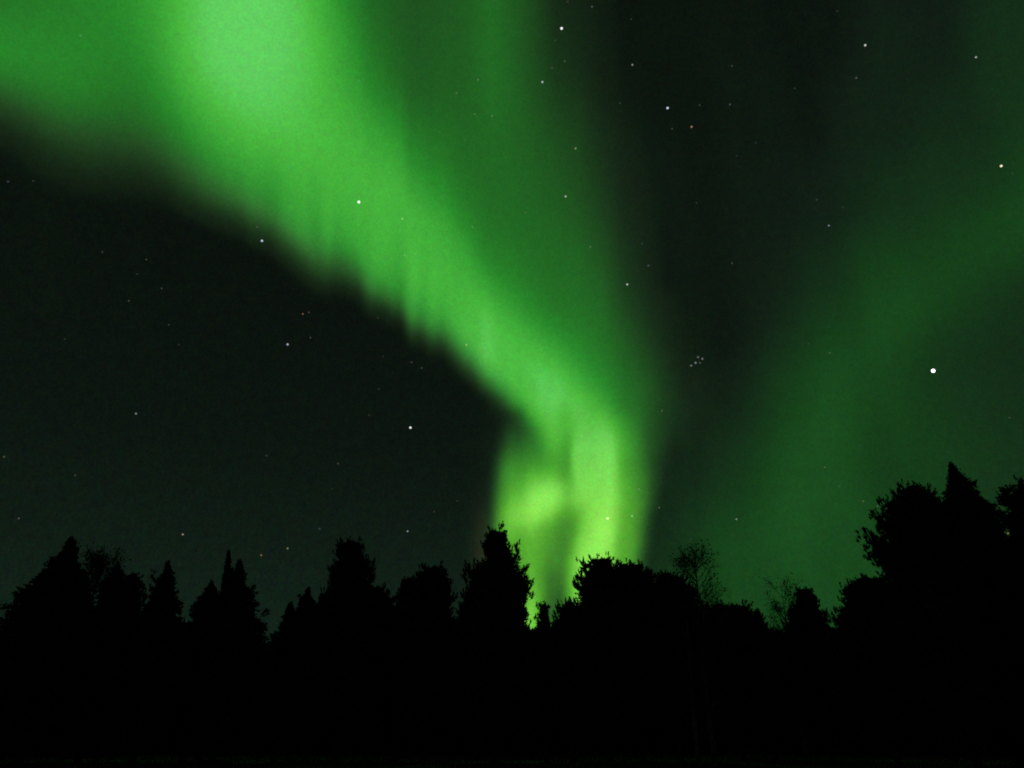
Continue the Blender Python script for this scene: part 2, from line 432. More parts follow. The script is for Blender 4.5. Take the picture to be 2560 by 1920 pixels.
# edges beyond the frame fade out
edge = np.clip((MX + 520) / 250, 0, 1) * np.clip((MY + 900) / 400, 0, 1)
E_bright *= edge[..., None]
E_main = E_bright * (1 - w_low)[..., None]
E_curl = E_bright * (w_low * np.clip((MX - 1140) / 70, 0, 1) * np.clip((1860 - MX) / 70, 0, 1))[..., None]
E_diff = glow(diffuse, 0.4)
side = np.clip((MX - 1380) / 260, 0, 1) * np.clip((2900 - MX) / 200, 0, 1) * np.clip((MY + 400) / 300, 0, 1)
E_diff *= side[..., None]


def sample(E, px, py):
    u = np.clip((px - mx[0]) / STEP, 0, len(mx) - 1.001); v = np.clip((py - my[0]) / STEP, 0, len(my) - 1.001)
    inside = (px >= mx[0]) & (px <= mx[-1]) & (py >= my[0]) & (py <= my[-1])
    i, j = u.astype(int), v.astype(int)
    a, b = (u - i)[..., None], (v - j)[..., None]
    r = (E[j, i] * (1 - a) + E[j, i + 1] * a) * (1 - b) + (E[j + 1, i] * (1 - a) + E[j + 1, i + 1] * a) * b
    return r * inside[..., None]


def aurora_mat():
    m = bpy.data.materials.new('aurora_light'); m.use_nodes = True
    n, l = m.node_tree.nodes, m.node_tree.links
    n.clear()
    out = n.new('ShaderNodeOutputMaterial'); add = n.new('ShaderNodeAddShader')
    tr = n.new('ShaderNodeBsdfTransparent'); em = n.new('ShaderNodeEmission')
    at = n.new('ShaderNodeAttribute'); at.attribute_name = 'glow'
    tc = n.new('ShaderNodeNewGeometry')
    nv = n.new('ShaderNodeVectorMath'); nv.operation = 'NORMALIZE'
    l.new(tc.outputs['Position'], nv.inputs[0])
    mu = n.new('ShaderNodeVectorMath'); mu.operation = 'MULTIPLY'
    l.new(at.outputs['Color'], mu.inputs[0]); l.new(mottle(n, l, nv.outputs[0], 0.20), mu.inputs[1])
    l.new(mu.outputs[0], em.inputs['Color'])
    l.new(tr.outputs[0], add.inputs[0]); l.new(em.outputs[0], add.inputs[1]); l.new(add.outputs[0], out.inputs['Surface'])
    try:
        m.cycles.emission_sampling = 'NONE'
    except Exception:
        pass
    return m


M_AURORA = aurora_mat()


def aurora(name, sheets, E, label):
    """sheets: list of (rows, cols, 3) point grids that share the light E between them."""
    V, F, C = [], [], []
    off = 0
    for P in sheets:
        px, py = pix(P)
        front = (CP * P[..., 1] + SP * (P[..., 2] - EYE)) > 0
        c = sample(E, px, py) / len(sheets) * front[..., None]
        nr, nc = P.shape[:2]
        idx = np.arange(nr * nc).reshape(nr, nc)
        q = np.stack([idx[:-1, :-1], idx[:-1, 1:], idx[1:, 1:], idx[1:, :-1]], -1).reshape(-1, 4)
        keep = (c.reshape(-1, 3).max(1)[q].max(1) > 1e-5)
        q = q[keep]
        used = np.unique(q); remap = np.full(nr * nc, -1); remap[used] = np.arange(len(used))
        V.append(P.reshape(-1, 3)[used]); C.append(c.reshape(-1, 3)[used]); F.append(remap[q] + off)
        off += len(used)
    V = np.concatenate(V); C = np.concatenate(C); F = np.concatenate(F)
    o = mesh_obj(name, V, F, M_AURORA, smooth=True)
    a = o.data.attributes.new('glow', 'FLOAT_COLOR', 'POINT')
    a.data.foreach_set('color', np.concatenate([C, np.ones((len(C), 1))], 1).astype(np.float32).ravel())
    tag(o, label, 'aurora', 'green aurora in the night sky')
    return o


H0 = 10000.0                                              # height of the lower border above the ground
FIELD = np.array([0.0, -0.16, 1.0]); FIELD /= np.linalg.norm(FIELD)


def curtain(fx, fy, ks, shift):
    d = ray(fx, fy)
    foot = d * (H0 / d[:, 2:3]) + np.array([0, shift, EYE])
    dist = np.linalg.norm(foot, axis=1)
    # steps along the field line grow with distance so that the mesh stays even
    return foot[None] + ks[:, None, None] * dist[None, :, None] * FIELD


fxs = np.linspace(-640, 2000, 640)
fys = np.interp(fxs, np.concatenate([[-700], foot_x[:-6], [1440, 1520, 1640, 1760, 2000]]),
                np.concatenate([[150], foot_y[:-6], [1170, 1175, 1150, 1110, 1000]]))
fys = np.convolve(np.pad(fys, 8, mode='edge'), np.ones(17) / 17, 'valid')
k_up = np.concatenate([np.linspace(-0.20, 0.6, 170), np.linspace(0.606, 2.6, 120)])
aurora('aurora_curtain', [curtain(fxs, fys, k_up, s) for s in (0.0, 700.0)], E_main,
       'broad bright green aurora band sweeping from the upper left down towards the trees')
fxs = np.linspace(1110, 1890, 200)
fys = 1600 + 25 * np.sin((fxs - 1100) / 90)
aurora('aurora_curtain', [curtain(fxs, fys, np.linspace(-0.03, 0.55, 130), s) for s in (0.0, 2500.0)], E_curl,
       'brightest yellow-green aurora curl standing low between the central trees')
dx, dy = np.meshgrid(np.arange(1380, 2900, 16.0), np.arange(-400, 1620, 16.0))
dd = ray(dx, dy)
aurora('aurora_patch', [dd * (h / np.maximum(dd[..., 2:3], 0.02)) + np.array([0, 0, EYE]) for h in (H0, H0 * 1.15)], E_diff,
       'dim diffuse green aurora glow across the right side of the sky')

# ------------------------------------------------------------------ stars
STAR_R = 250000.0
WARM, ORANGE, YEL, WHT, BLU = (1, .86, .62), (1, .55, .30), (1, .92, .55), (1, 1, .97), (.72, .80, 1)
star_mats = {}


def star_mat(color, strength):
    key = (color, round(strength, 3))
    if key not in star_mats:
        m = bpy.data.materials.new('starlight'); m.use_nodes = True
        n, l = m.node_tree.nodes, m.node_tree.links
        n.clear()
        out = n.new('ShaderNodeOutputMaterial'); em = n.new('ShaderNodeEmission')
        em.inputs['Color'].default_value = (*color, 1); em.inputs['Strength'].default_value = strength
        l.new(em.outputs[0], out.inputs['Surface'])
        try:
            m.cycles.emission_sampling = 'NONE'
        except Exception:
            pass
        star_mats[key] = m
    return star_mats[key]


def ico(sub):
    import bmesh
    bm = bmesh.new(); bmesh.ops.create_icosphere(bm, subdivisions=sub, radius=1.0)
    bm.verts.ensure_lookup_table()
    v = np.array([p.co[:] for p in bm.verts]); f = np.array([[q.index for q in p.verts] for p in bm.faces])
    bm.free()
    return v, f


ICO_V, ICO_F = ico(2)


def star(name, px, py, r_px, color, strength, label, group):
    d = ray(px, py)
    rr = r_px / FPX * STAR_R / (1 + ((px - 1280) ** 2 + (py - 960) ** 2) / FPX ** 2) ** 0.5
    o = mesh_obj(name, ICO_V * rr, ICO_F, star_mat(color, strength), loc=tuple(d * STAR_R + np.array([0, 0, EYE])), smooth=True)
    return tag(o, label, 'planet' if name == 'planet' else 'star', group)


G1 = 'bright stars over the forest'
star('planet', 2333, 927, 4.6, (1, 1, .97), 3.0, 'biggest and brightest white point of light, above the trees on the right', None)
NAMED = [
    (897, 505, 3.2, WHT, 'brightest star shining through the broad aurora band'),
    (655, 602, 2.3, BLU, 'bluish star at the lower dark border of the aurora band'),
    (719, 861, 1.9, BLU, 'bluish star alone in dark sky below the aurora band, beside two orange specks'),
    (1026, 1069, 2.6, WHT, 'bright white star in the dark sky left of the aurora curl'),
    (1019, 1328, 1.3, BLU, 'small bluish star between the flat topped pine and the central pine'),
    (1404, 71, 3.0, WHT, 'bright white star at the top edge right of the aurora veil'),
    (1356, 205, 1.9, BLU, 'bluish star at the rim of the faint veil, below the bright top edge star'),
    (1669, 270, 2.5, BLU, 'bright bluish star in the dark gap near the orange star'),
    (1729, 317, 1.5, ORANGE, 'small orange star in the dark gap beside a bright bluish star'),
    (1581, 162, 1.2, WHT, 'small white star above left of the bright bluish star'),
    (1439, 371, 1.2, YEL, 'small yellowish star on the right fringe of the faint veil'),
    (1414, 491, 1.6, WHT, 'white star in the faint veil above the band'),
    (1568, 711, 1.7, WHT, 'white star in the dark gap above the small star cluster'),
    (2163, 113, 2.0, WHT, 'white star in the dark top right sky, left of its dimmer neighbour'),
    (2440, 143, 1.5, WHT, 'dimmer white star nearest the top right corner'),
    (2503, 415, 2.8, WARM, 'warm white star at the right edge high above the planet'),
    (2072, 564, 1.2, BLU, 'small blue star in the dark gap left of the diffuse patch'),
    (1519, 1296, 2.5, WARM, 'warm white star inside the brightest part of the aurora curl'),
    (1580, 1290, 1.2, WHT, 'small white star on the right edge of the aurora curl'),
    (1841, 1298, 1.1, WHT, 'small white star in the dim glow above the bare birch'),
    (1006, 547, 1.2, YEL, 'small yellowish star in the band right of the brightest star'),
    (1166, 862, 1.2, YEL, 'small yellow star near the lower border where the band narrows'),
    (340, 1034, 1.3, BLU, 'lone bluish star in the dark sky above the left spruces'),
    (457, 1336, 1.3, WARM, 'warm star low above the narrow spruce on the left'),
    (653, 1388, 1.1, ORANGE, 'lower of two orange stars just above the trees on the left'),
    (719, 1371, 1.1, YEL, 'upper of two yellow orange stars just above the trees on the left'),
    (757, 785, 1.0, ORANGE, 'small orange star just above the bluish star under the band'),
    (2520, 1333, 1.25, ORANGE, 'orange star glinting through the pine branches at the right edge'),
]
for x, y, s, c, lab in NAMED:
    star('star', x, y, 1.6 + 0.52 * s, c, 0.17 * s ** 1.7, lab, G1)
CLUSTER = [(1739, 907, 1.35, BLU, 'brightest bluish star of the tight little star cluster'), (1728, 914, 1.0, WHT, 'lower left star of the tight little star cluster'),
           (1745, 893, .9, WHT, 'top star of the tight little star cluster'), (1756, 897, 1.0, WHT, 'right hand star of the tight little star cluster'),
           (1750, 907, .6, WHT, 'dimmest star of the tight little star cluster')]
for x, y, s, c, lab in CLUSTER:
    star('star', x, y, 2.2 + 0.3 * s, c, 0.14 * s ** 1.6, lab, 'tight little star cluster')
FAINT = [(1480, 17, .9), (1419, 4, .6), (1380, 170, .7), (1412, 153, .8), (1388, 101, .5), (1550, 258, .6), (1680, 322, .7), (1749, 263, .6), (1825, 261, .9),
         (1830, 165, .6), (1890, 357, .5), (1842, 390, .4), (1578, 48, .5), (2141, 195, .9), (2093, 28, .5), (1987, 221, .5), (2531, 433, .4), (1314, 531, .7),
         (1476, 617, .9), (1621, 664, .95), (1605, 609, .5), (1741, 507, .5), (1830, 658, .7), (2042, 499, .6), (2107, 518, .45), (2074, 882, .7),
         (2022, 859, .45), (1012, 638, .95), (1037, 635, .8), (1181, 568, .8), (772, 781, .7), (776, 844, .7), (945, 795, .5), (1029, 906, .7), (1054, 920, .7),
         (957, 891, .5), (643, 567, .7), (256, 630, .6), (366, 649, .6), (404, 721, .65), (322, 752, .7), (422, 812, .6), (447, 862, .5), (343, 685, .45),
         (162, 848, .5), (10, 1142, .95), (188, 1188, .7), (47, 1296, .9), (799, 1322, .85), (845, 1159, .7), (666, 1139, .6), (947, 973, .5), (923, 1038, .45),
         (1085, 1279, .5), (1143, 1252, .5), (831, 1222, .4), (1655, 1027, .75), (1598, 1223, .85), (1534, 1192, .8), (1573, 1219, .6), (1648, 1269, .9),
         (1604, 1292, .5), (2062, 1168, .8), (2098, 1216, .6), (2158, 1253, .9), (2194, 1265, .85), (2524, 1044, .6), (201, 89, .95), (20, 454, .8), (83, 452, .6),
         (897, 202, .8), (1195, 199, .9), (1141, 233, .8), (1187, 285, .8), (1230, 290, .9), (1610, 1500 - 120, .4)]
rs = random.Random(3)
for x, y, s in FAINT:
    star('star', x, y, 1.8 + 0.5 * s, rs.choice([WHT, WHT, WHT, YEL, BLU, WARM]), 0.085 * s ** 1.4,
         'faint pinprick star among many in the night sky', 'faint pinprick stars')

# ------------------------------------------------------------------ trees
GT = 'trees along the forest edge'


def profile(pts, y, xt, sgn):
    """Crown half-width against height on one side, from outline marks."""
    a = np.array([at_depth(px, py, y) for px, py in pts])
    z = a[:, 1]; r = np.maximum((a[:, 0] - xt) * sgn, 0.05)
    o = np.argsort(z)
    return z[o], r[o]


def conifer(name, label, y, top, left, right, seed, style='pine', fingers=(), dens=1.0, lean=0.0, bottom=None, hole=None):
    rng = np.random.default_rng(seed)
    xt, zt = (float(v) for v in at_depth(top[0], top[1], y))
    zl, rl = profile(left, y, xt, -1); zr, rr = profile(right, y, xt, 1)
    zb = (0.5 if style == 'spruce' else 1.2) if bottom is None else bottom

    def rad(z, c):
        fl = np.interp(z, np.concatenate([[0.0], zl, [zt]]), np.concatenate([[rl[0] * 1.02], rl, [0.06]]))
        fr = np.interp(z, np.concatenate([[0.0], zr, [zt]]), np.concatenate([[rr[0] * 1.02], rr, [0.06]]))
        s = np.where(c > 0, fr, fl); a = np.abs(c) ** 0.8
        r = a * s + (1 - a) * 0.5 * (fl + fr)
        under = np.clip((z - zb) / 1.2 + 0.35, 0.35, 1)
        return r * under

    scale = y / 45.0
    nb = int((zt - zb) * (16 if style == 'spruce' else 13) * dens)
    zz = zb + (zt - zb) * (np.arange(nb) + rng.uniform(0, 1, nb)) / nb
    phi = rng.uniform(0, 2 * np.pi, nb)
    ax = rng.uniform(0, 1, nb) < 0.42
    phi = np.where(ax, np.where(rng.uniform(0, 1, nb) < .5, 0, np.pi) + rng.normal(0, 0.30, nb), phi)
    c = np.cos(phi); s = np.sin(phi)
    ze = zz if style == 'spruce' else np.maximum(zz - 0.30, zb)
    L = np.maximum(rad(ze, c) * rng.uniform(0.84, 1.04, nb) - (0.08 if style == 'spruce' else 0.05), 0.05)
    tip = np.stack([L * c, L * s, zz - (0.12 if style == 'spruce' else 0.20)], -1)
    if style == 'spruce':
        zbase = np.minimum(zz + 0.16 * L + 0.1, zt - 0.05)
        sag = -0.10
    else:
        zbase = np.maximum(zz - 0.55 * L - 0.1, 0.5)
        sag = -0.16
    fin = [at_depth(px, py, y) for px, py in fingers]
    if fin:
        ft = np.array([[fx - xt, rng.normal(0, 0.25), fz] for fx, fz in fin])
        tip = np.concatenate([tip, ft]); L = np.concatenate([L, np.abs(ft[:, 0]) + 0.2])
        zbase = np.concatenate([zbase, ft[:, 2] - 0.55 * np.abs(ft[:, 0]) - 0.35])
        nb += len(fin)
    root = np.stack([np.zeros(nb), np.zeros(nb), zbase], -1)
    t = np.linspace(0, 1, 5)[None, :, None]
    path = root[:, None] * (1 - t) + tip[:, None] * t
    path[..., 2] += (sag * L[:, None] * 4 * t[..., 0] * (1 - t[..., 0]))
    rb = np.clip(0.018 + 0.012 * L, 0.015, 0.06)[:, None] * np.linspace(1, 0.3, 5)[None]
    # trunk
    tz = np.array([-0.3, 0.15, 0.6, zt * 0.3, zt * 0.55, zt * 0.8, zt - 0.1])
    r0 = 0.011 * zt + 0.05
    tp = np.stack([lean * tz * (tz / zt) + 0.03 * np.sin(tz * 0.9 + seed), 0.03 * np.cos(tz * 0.7 + seed), tz], -1)[None]
    tr = (r0 * np.array([1.5, 1.15, 1.0, .75, .52, .26, .05]))[None]
    v1, f1 = tubes(tp, tr, 9)
    v2, f2 = tubes(path, rb, 4)
    # foliage sprays along the boughs
    per = np.maximum((L * (13 if style == 'spruce' else 12)), 6).astype(int)
    bi = np.repeat(np.arange(nb), per)
    n = len(bi)
    u = rng.uniform(0, 1, n) ** 0.62
    k = np.clip((u * 4).astype(int), 0, 3); w = (u * 4 - k)[:, None]
    p = path[bi, k] * (1 - w) + path[bi, k + 1] * w
    d = tip[bi] - root[bi]; d /= np.linalg.norm(d, axis=1, keepdims=True) + 1e-9
    spread = np.minimum(0.03 + 0.20 * L[bi] * (1.05 - 0.80 * u), 0.55)[:, None]
    off = rng.normal(size=(n, 3)) * spread * (np.array([1, 1, .45]) if style == 'spruce' else np.array([.9, .9, .6]))
    p = p + off
    upb = 0.15 if style == 'spruce' else 0.75
    axis = d * 0.8 + np.array([0, 0, upb]) + rng.normal(0, 0.30, (n, 3))
    size = (0.30 if style == 'spruce' else 0.32) * scale ** 0.5
    fit = np.clip(0.30 + 0.62 * L, 0.38, 1.0)
    va, fa = blades(p, axis, size * fit[bi], size * 0.27 * fit[bi] ** 0.5, 6, 0.55, rng)
    # upturned shoots at the bough ends
    sh = np.repeat(np.arange(nb), 3)
    q = tip[sh] + rng.normal(0, 0.12, (len(sh), 3)) * fit[sh][:, None]
    grow = d_tip = (tip - path[:, 3])[sh]; grow = grow / (np.linalg.norm(grow, axis=1, keepdims=True) + 1e-9)
    grow = grow * 0.6 + np.array([0, 0, 0.1 if style == 'spruce' else 0.9])
    f3_ = fit[sh][:, None]
    q2 = np.concatenate([q, q + grow * 0.06 * f3_, q + grow * 0.13 * f3_])
    vs, fs = blades(q2, np.tile(grow, (3, 1)) + 0.0, np.tile(size * 0.52 * fit[sh], 3), np.tile(size * 0.21 * fit[sh] ** 0.5, 3), 5, 0.45, rng)
    # inner dense foliage round the trunk
    ni = int(260 * (zt - zb) * dens)
    zi = rng.uniform(zb, zt - 0.25, ni); ph = rng.uniform(0, 2 * np.pi, ni)
    ri0 = rad(zi, np.cos(ph))
    ri = np.maximum(ri0 - 0.22, 0.0) * np.sqrt(rng.uniform(0.0, 0.70, ni))
    fi_ = np.clip(0.15 + 0.6 * ri0, 0.2, 1) * scale
    pi_ = np.stack([ri * np.cos(ph), ri * np.sin(ph), zi], -1)
    vi, fi = blades(pi_, rng.normal(0, 1, (ni, 3)), 0.50 * fi_, 0.24 * fi_, 3, 0.6, rng)
    # close fine foliage that rounds out the crown
    nf = int((1050 if style == 'spruce' else 1400) * (zt - zb) * 0.5 * dens)
    zf = zb + (zt - 0.12 - zb) * rng.uniform(0, 1, nf) ** 0.8
    pf = rng.uniform(0, 2 * np.pi, nf)
    af = rng.uniform(0, 1, nf) < 0.5
    pf = np.where(af, np.where(rng.uniform(0, 1, nf) < .5, 0, np.pi) + rng.normal(0, 0.35, nf), pf)
    clump = 0.13 * np.sin(zf * 5.1 + 2.3 * pf + seed) + 0.07 * np.sin(zf * 11.0 - 3.1 * pf)
    rf_ = rad(zf, np.cos(pf)) * (rng.uniform(0.50, 0.84 if style == 'spruce' else 0.92, nf) + clump) - 0.05
    if style == 'spruce':                                   # whorls of boughs
        rf_ *= 0.84 + 0.17 * np.sin(zf * 2 * np.pi / 0.78 + 1.3 * np.sin(2 * pf + seed) + seed)
    else:
        rf_ *= 0.93 + 0.09 * np.sin(zf * 2 * np.pi / 1.15 + 2.0 * np.sin(pf * 2 + seed))
    rf_ = np.maximum(rf_, 0)
    pf_ = np.stack([rf_ * np.cos(pf), rf_ * np.sin(pf), zf - (0.02 if style == 'spruce' else 0.06)], -1)
    axf = np.stack([np.cos(pf), np.sin(pf), np.full(nf, 0.15 if style == 'spruce' else 0.7)], -1)
    sf = 0.15 * np.clip(0.4 + 0.5 * rf_, 0.5, 1.0)
    vf, ff_ = blades(pf_, axf, sf, sf * 0.42, 4, 0.7, rng)
    # leader
    nl = 26
    zl_ = zt - np.linspace(0.08, 0.9, nl)
    pl = np.stack([rng.normal(0, 0.03, nl), rng.normal(0, 0.03, nl), zl_], -1)
    vl, fl_ = blades(pl, np.tile([0, 0, 1.0], (nl, 1)) + rng.normal(0, 0.5, (nl, 3)), np.full(nl, 0.15), np.full(nl, 0.05), 5, 0.5, rng)
    # sway of the trunk carries the crown
    V = [va, vs, vi, vf, vl]
    Fs = []; o_ = 0
    for vv, ff in zip(V, (fa, fs, fi, ff_, fl_)):
        Fs.append(ff + o_); o_ += len(vv)
    V = np.concatenate(V); F = np.concatenate(Fs)
    V[:, 2] = np.maximum(V[:, 2], 0.05)
    base = np.array([xt, y, float(ground_z(xt, y))])
    if hole:
        quad = V[F].mean(1) + base
        hx, hy = pix(quad)
        far = np.ones(len(F), bool)
        for a, b, r_ in hole:
            far &= np.hypot(hx - a, hy - b) > r_
        F = F[far]
    root_o = empty(name, tuple(base))
    tag(root_o, label, 'tree', GT)
    vt = np.concatenate([v1, v2]); ft = np.concatenate([f1, f2 + len(v1)])
    mesh_obj('trunk', vt, ft, M_BARK, root_o, smooth=True)
    mesh_obj('crown', V, F, M_SPRUCE if style == 'spruce' else M_NEEDLE, root_o)
    return root_o


def birch(name, label, y, top, half_px, low_py, seed, leaves=0.3, nb=46, stems=1):
    """A thin birch: pale trunk, steep limbs, hair-fine twigs and a few last leaves."""
    rng = np.random.default_rng(seed)
    xt, zt = (float(v) for v in at_depth(top[0], top[1], y))
    _, zl = at_depth(top[0], low_py, y)
    R = half_px / FPX * y / CP
    zz = rng.uniform(0.30 * zl, zt - 0.6, nb)
    phi = rng.uniform(0, 2 * np.pi, nb)
    h = np.clip((zz - 0.3 * zl) / (zt - 0.3 * zl), 0, 1)
    L = R * np.sqrt(np.clip(1 - (h - 0.25) ** 2 / 0.62, 0.05, 1)) * rng.uniform(0.55, 1.0, nb)
    root = np.stack([0 * zz, 0 * zz, zz], -1)
    tip = np.stack([L * np.cos(phi), L * np.sin(phi), np.minimum(zz + L * rng.uniform(0.8, 1.8, nb), zt + 0.1)], -1)
    t = np.linspace(0, 1, 6)[None, :, None]
    path = root[:, None] * (1 - t) + tip[:, None] * t
    path[..., :2] *= (1 + 0.25 * (1 - t)) 
    path += rng.normal(0, 0.05, path.shape) * t
    rb = (0.010 + 0.011 * L)[:, None] * np.linspace(1, .25, 6)[None]
    tz = np.array([-0.3, .2, zt * .25, zt * .5, zt * .75, zt])
    tp = np.stack([0.10 * np.sin(tz * 0.5 + seed), 0.08 * np.cos(tz * 0.45 + seed), tz], -1)[None]
    tr = ((0.010 * zt + 0.03) * np.array([1.4, 1.05, .85, .6, .32, .06]))[None]
    v1, f1 = tubes(tp, tr, 9)
    v2, f2 = tubes(path, rb, 4)
    # twigs
    per = 30
    bi = np.repeat(np.arange(nb), per); n = len(bi)
    u = rng.uniform(0.25, 1, n); k = np.clip((u * 5).astype(int), 0, 4); w = (u * 5 - k)[:, None]
    p = path[bi, k] * (1 - w) + path[bi, k + 1] * w
    d = (tip - root)[bi]; d /= np.linalg.norm(d, axis=1, keepdims=True) + 1e-9
    g = d + rng.normal(0, 0.65, (n, 3)) + np.array([0, 0, .25]); g /= np.linalg.norm(g, axis=1, keepdims=True)
    tl = rng.uniform(0.3, 1.0, n)[:, None] * min(1.0, 0.35 + R)
    tt = np.linspace(0, 1, 4)[None, :, None]
    tw = p[:, None] + g[:, None] * tl[:, None] * tt + np.array([0, 0, -0.12]) * tt ** 2
    rt = np.full((n, 1), 0.0062) * np.linspace(1, .4, 4)[None]
    v3, f3 = tubes(tw, rt, 3)
    base = (xt, y, float(ground_z(xt, y)))
    ro = empty(name, base)
    tag(ro, label, 'tree', GT)
    mesh_obj('trunk', np.concatenate([v1, v2]), np.concatenate([f1, f2 + len(v1)]), M_BIRCH, ro, smooth=True)
    nl = int(n * leaves * 8)
    li = rng.integers(0, n, nl); lk = rng.integers(1, 4, nl)
    pl = tw[li, lk] + rng.normal(0, 0.07, (nl, 3))
    v4, f4 = blades(pl, rng.normal(0, 1, (nl, 3)), np.full(nl, 0.10), np.full(nl, 0.07), 2, 0.8, rng)
    mesh_obj('crown', np.concatenate([v3, v4]), np.concatenate([f3, f4 + len(v3)]), M_LEAF, ro)
    return ro


# far left
conifer('spruce_tree', 'tall broad spruce with a blunt tip, furthest left of the forest edge', 43, (178, 1341),
        [(160, 1362), (146, 1385), (127, 1404), (104, 1433), (76, 1461), (47, 1490), (32, 1515), (15, 1547), (-10, 1600)],
        [(196, 1357), (199, 1380), (200, 1408), (207, 1436), (222, 1470), (235, 1520), (240, 1580)], 11, 'spruce', dens=1.3)
conifer('spruce_tree', 'low spruce cut by the left edge of the frame, under the tall broad spruce', 47, (-30, 1530),
        [(-60, 1560), (-90, 1600)], [(0, 1557), (20, 1590), (30, 1640)], 12, 'spruce')
birch('birch_tree', 'thin leafy birch between the tall left spruce and a rounded pine', 47, (258, 1392), 62, 1560, 13, leaves=0.4, nb=66)
conifer('spruce_tree', 'small pointed spruce rising out of the thin birch on the left', 45, (296, 1404),
        [(286, 1418), (270, 1435), (252, 1460), (240, 1500), (225, 1560)], [(304, 1418), (318, 1440), (330, 1480), (340, 1560)], 14, 'spruce')
conifer('pine_tree', 'rounded pine left of the narrow spruce', 46, (332, 1430),
        [(318, 1436), (305, 1455), (298, 1490), (285, 1560)], [(345, 1437), (357, 1455), (360, 1480), (356, 1520), (370, 1560)], 15, 'pine')
conifer('spruce_tree', 'narrow spruce with a thin pointed tip left of the low bushy spruce', 44, (422, 1399),
        [(414, 1412), (408, 1425), (392, 1442), (384, 1471), (366, 1490), (358, 1540), (345, 1600)],
        [(429, 1412), (438, 1427), (441, 1458), (449, 1490), (460, 1515), (464, 1547), (468, 1600)], 16, 'spruce', fingers=[(384, 1440), (382, 1468)])
conifer('spruce_tree', 'low bushy spruce leaning against the twin-topped spruces', 46, (529, 1448),
        [(520, 1460), (509, 1474), (486, 1496), (477, 1534), (466, 1580)], [(538, 1460), (548, 1473), (562, 1500), (572, 1560)], 17, 'spruce')
conifer('spruce_tree', 'very slender spire spruce, the thin left top of the twin-topped pair', 48, (573, 1374),
        [(566, 1392), (563, 1414), (561, 1440), (558, 1480), (545, 1560)], [(579, 1392), (583, 1414), (588, 1450), (595, 1500), (605, 1560)], 18, 'spruce', dens=0.8)
conifer('spruce_tree', 'dense spruce, the wider right top of the twin-topped pair', 44, (600, 1396),
        [(590, 1406), (584, 1425), (575, 1450), (566, 1480), (550, 1530), (530, 1600)],
        [(609, 1408), (617, 1427), (621, 1458), (636, 1477), (642, 1515), (656, 1534), (658, 1569), (668, 1607), (672, 1650)], 19, 'spruce', dens=1.2, fingers=[(636, 1472), (657, 1533)])
# left of centre
conifer('spruce_tree', 'smallest spruce at the left foot of the flat topped pine group', 45, (728, 1502),
        [(718, 1512), (711, 1528), (694, 1563), (678, 1601), (664, 1650)], [(738, 1514), (748, 1535), (760, 1580)], 21, 'spruce')
conifer('spruce_tree', 'pointed young spruce left of the flat topped pine', 46, (771, 1465),
        [(762, 1477), (752, 1494), (738, 1520), (720, 1570)], [(780, 1477), (786, 1495), (800, 1530), (812, 1580)], 22, 'spruce', fingers=[(748, 1492)])
conifer('spruce_tree', 'slim young spruce tight against the flat topped pine', 44, (804, 1482),
        [(797, 1494), (790, 1508), (775, 1550)], [(812, 1494), (820, 1515), (830, 1560)], 23, 'spruce')
conifer('pine_tree', 'tall pine with a flat blocky top and straight sides', 45, (882, 1349),
        [(868, 1351), (850, 1357), (842, 1370), (839, 1387), (839, 1421), (830, 1433), (829, 1468), (816, 1482), (806, 1530), (800, 1600)],
        [(899, 1351), (906, 1364), (911, 1385), (915, 1400), (930, 1418), (931, 1440), (928, 1462), (935, 1500), (940, 1560)], 24, 'pine', dens=1.6,
        fingers=[(851, 1356), (872, 1350), (900, 1351), (930, 1417), (830, 1430)])
conifer('pine_tree', 'low square shouldered pine on the right of the flat topped pine', 47, (944, 1463),
        [(930, 1467), (915, 1490), (900, 1540)], [(960, 1467), (969, 1485), (978, 1494), (990, 1505), (1000, 1550)], 25, 'pine', dens=1.5, fingers=[(960, 1467)])
conifer('pine_tree', 'round shouldered pine, the low left half of a double crown', 46, (1012, 1443),
        [(1004, 1450), (998, 1462), (996, 1490), (990, 1540)], [(1024, 1447), (1036, 1470), (1050, 1520)], 26, 'pine', dens=1.4)
conifer('pine_tree', 'bushy round topped pine left of the central pine', 44, (1086, 1414),
        [(1075, 1420), (1059, 1424), (1046, 1440), (1032, 1458), (1020, 1490), (1005, 1560)],
        [(1103, 1422), (1112, 1435), (1119, 1450), (1127, 1480), (1135, 1499), (1132, 1528), (1128, 1570)], 27, 'pine', dens=1.5, fingers=[(1058, 1422), (1102, 1421), (1136, 1498)])
# centre
conifer('pine_tree', 'central pine with jagged upturned boughs standing before the aurora curl', 42, (1240, 1326),
        [(1222, 1328), (1211, 1342), (1206, 1352), (1207, 1383), (1212, 1402), (1206, 1418), (1190, 1426), (1168, 1432), (1166, 1448), (1174, 1475), (1162, 1489), (1154, 1513), (1140, 1530), (1128, 1580)],
        [(1254, 1330), (1265, 1345), (1266, 1356), (1274, 1380), (1287, 1395), (1288, 1421), (1300, 1440), (1312, 1448), (1318, 1464), (1316, 1486), (1312, 1513), (1310, 1538), (1320, 1552), (1330, 1600)],
        28, 'pine', dens=1.7, fingers=[(1257, 1317), (1256, 1324), (1222, 1325), (1233, 1327), (1267, 1338), (1290, 1366), (1293, 1380), (1291, 1398), (1314, 1426), (1313, 1440), (1322, 1461), (1321, 1482), (1166, 1429), (1170, 1434), (1185, 1426), (1160, 1490)])
conifer('spruce_tree', 'tiny sapling in the bright gap right of the central pine', 44, (1362, 1503),
        [(1355, 1512), (1346, 1521), (1341, 1546), (1334, 1580)], [(1368, 1514), (1372, 1530), (1376, 1550), (1382, 1580)], 29, 'pine', fingers=[(1346, 1519), (1371, 1522)])
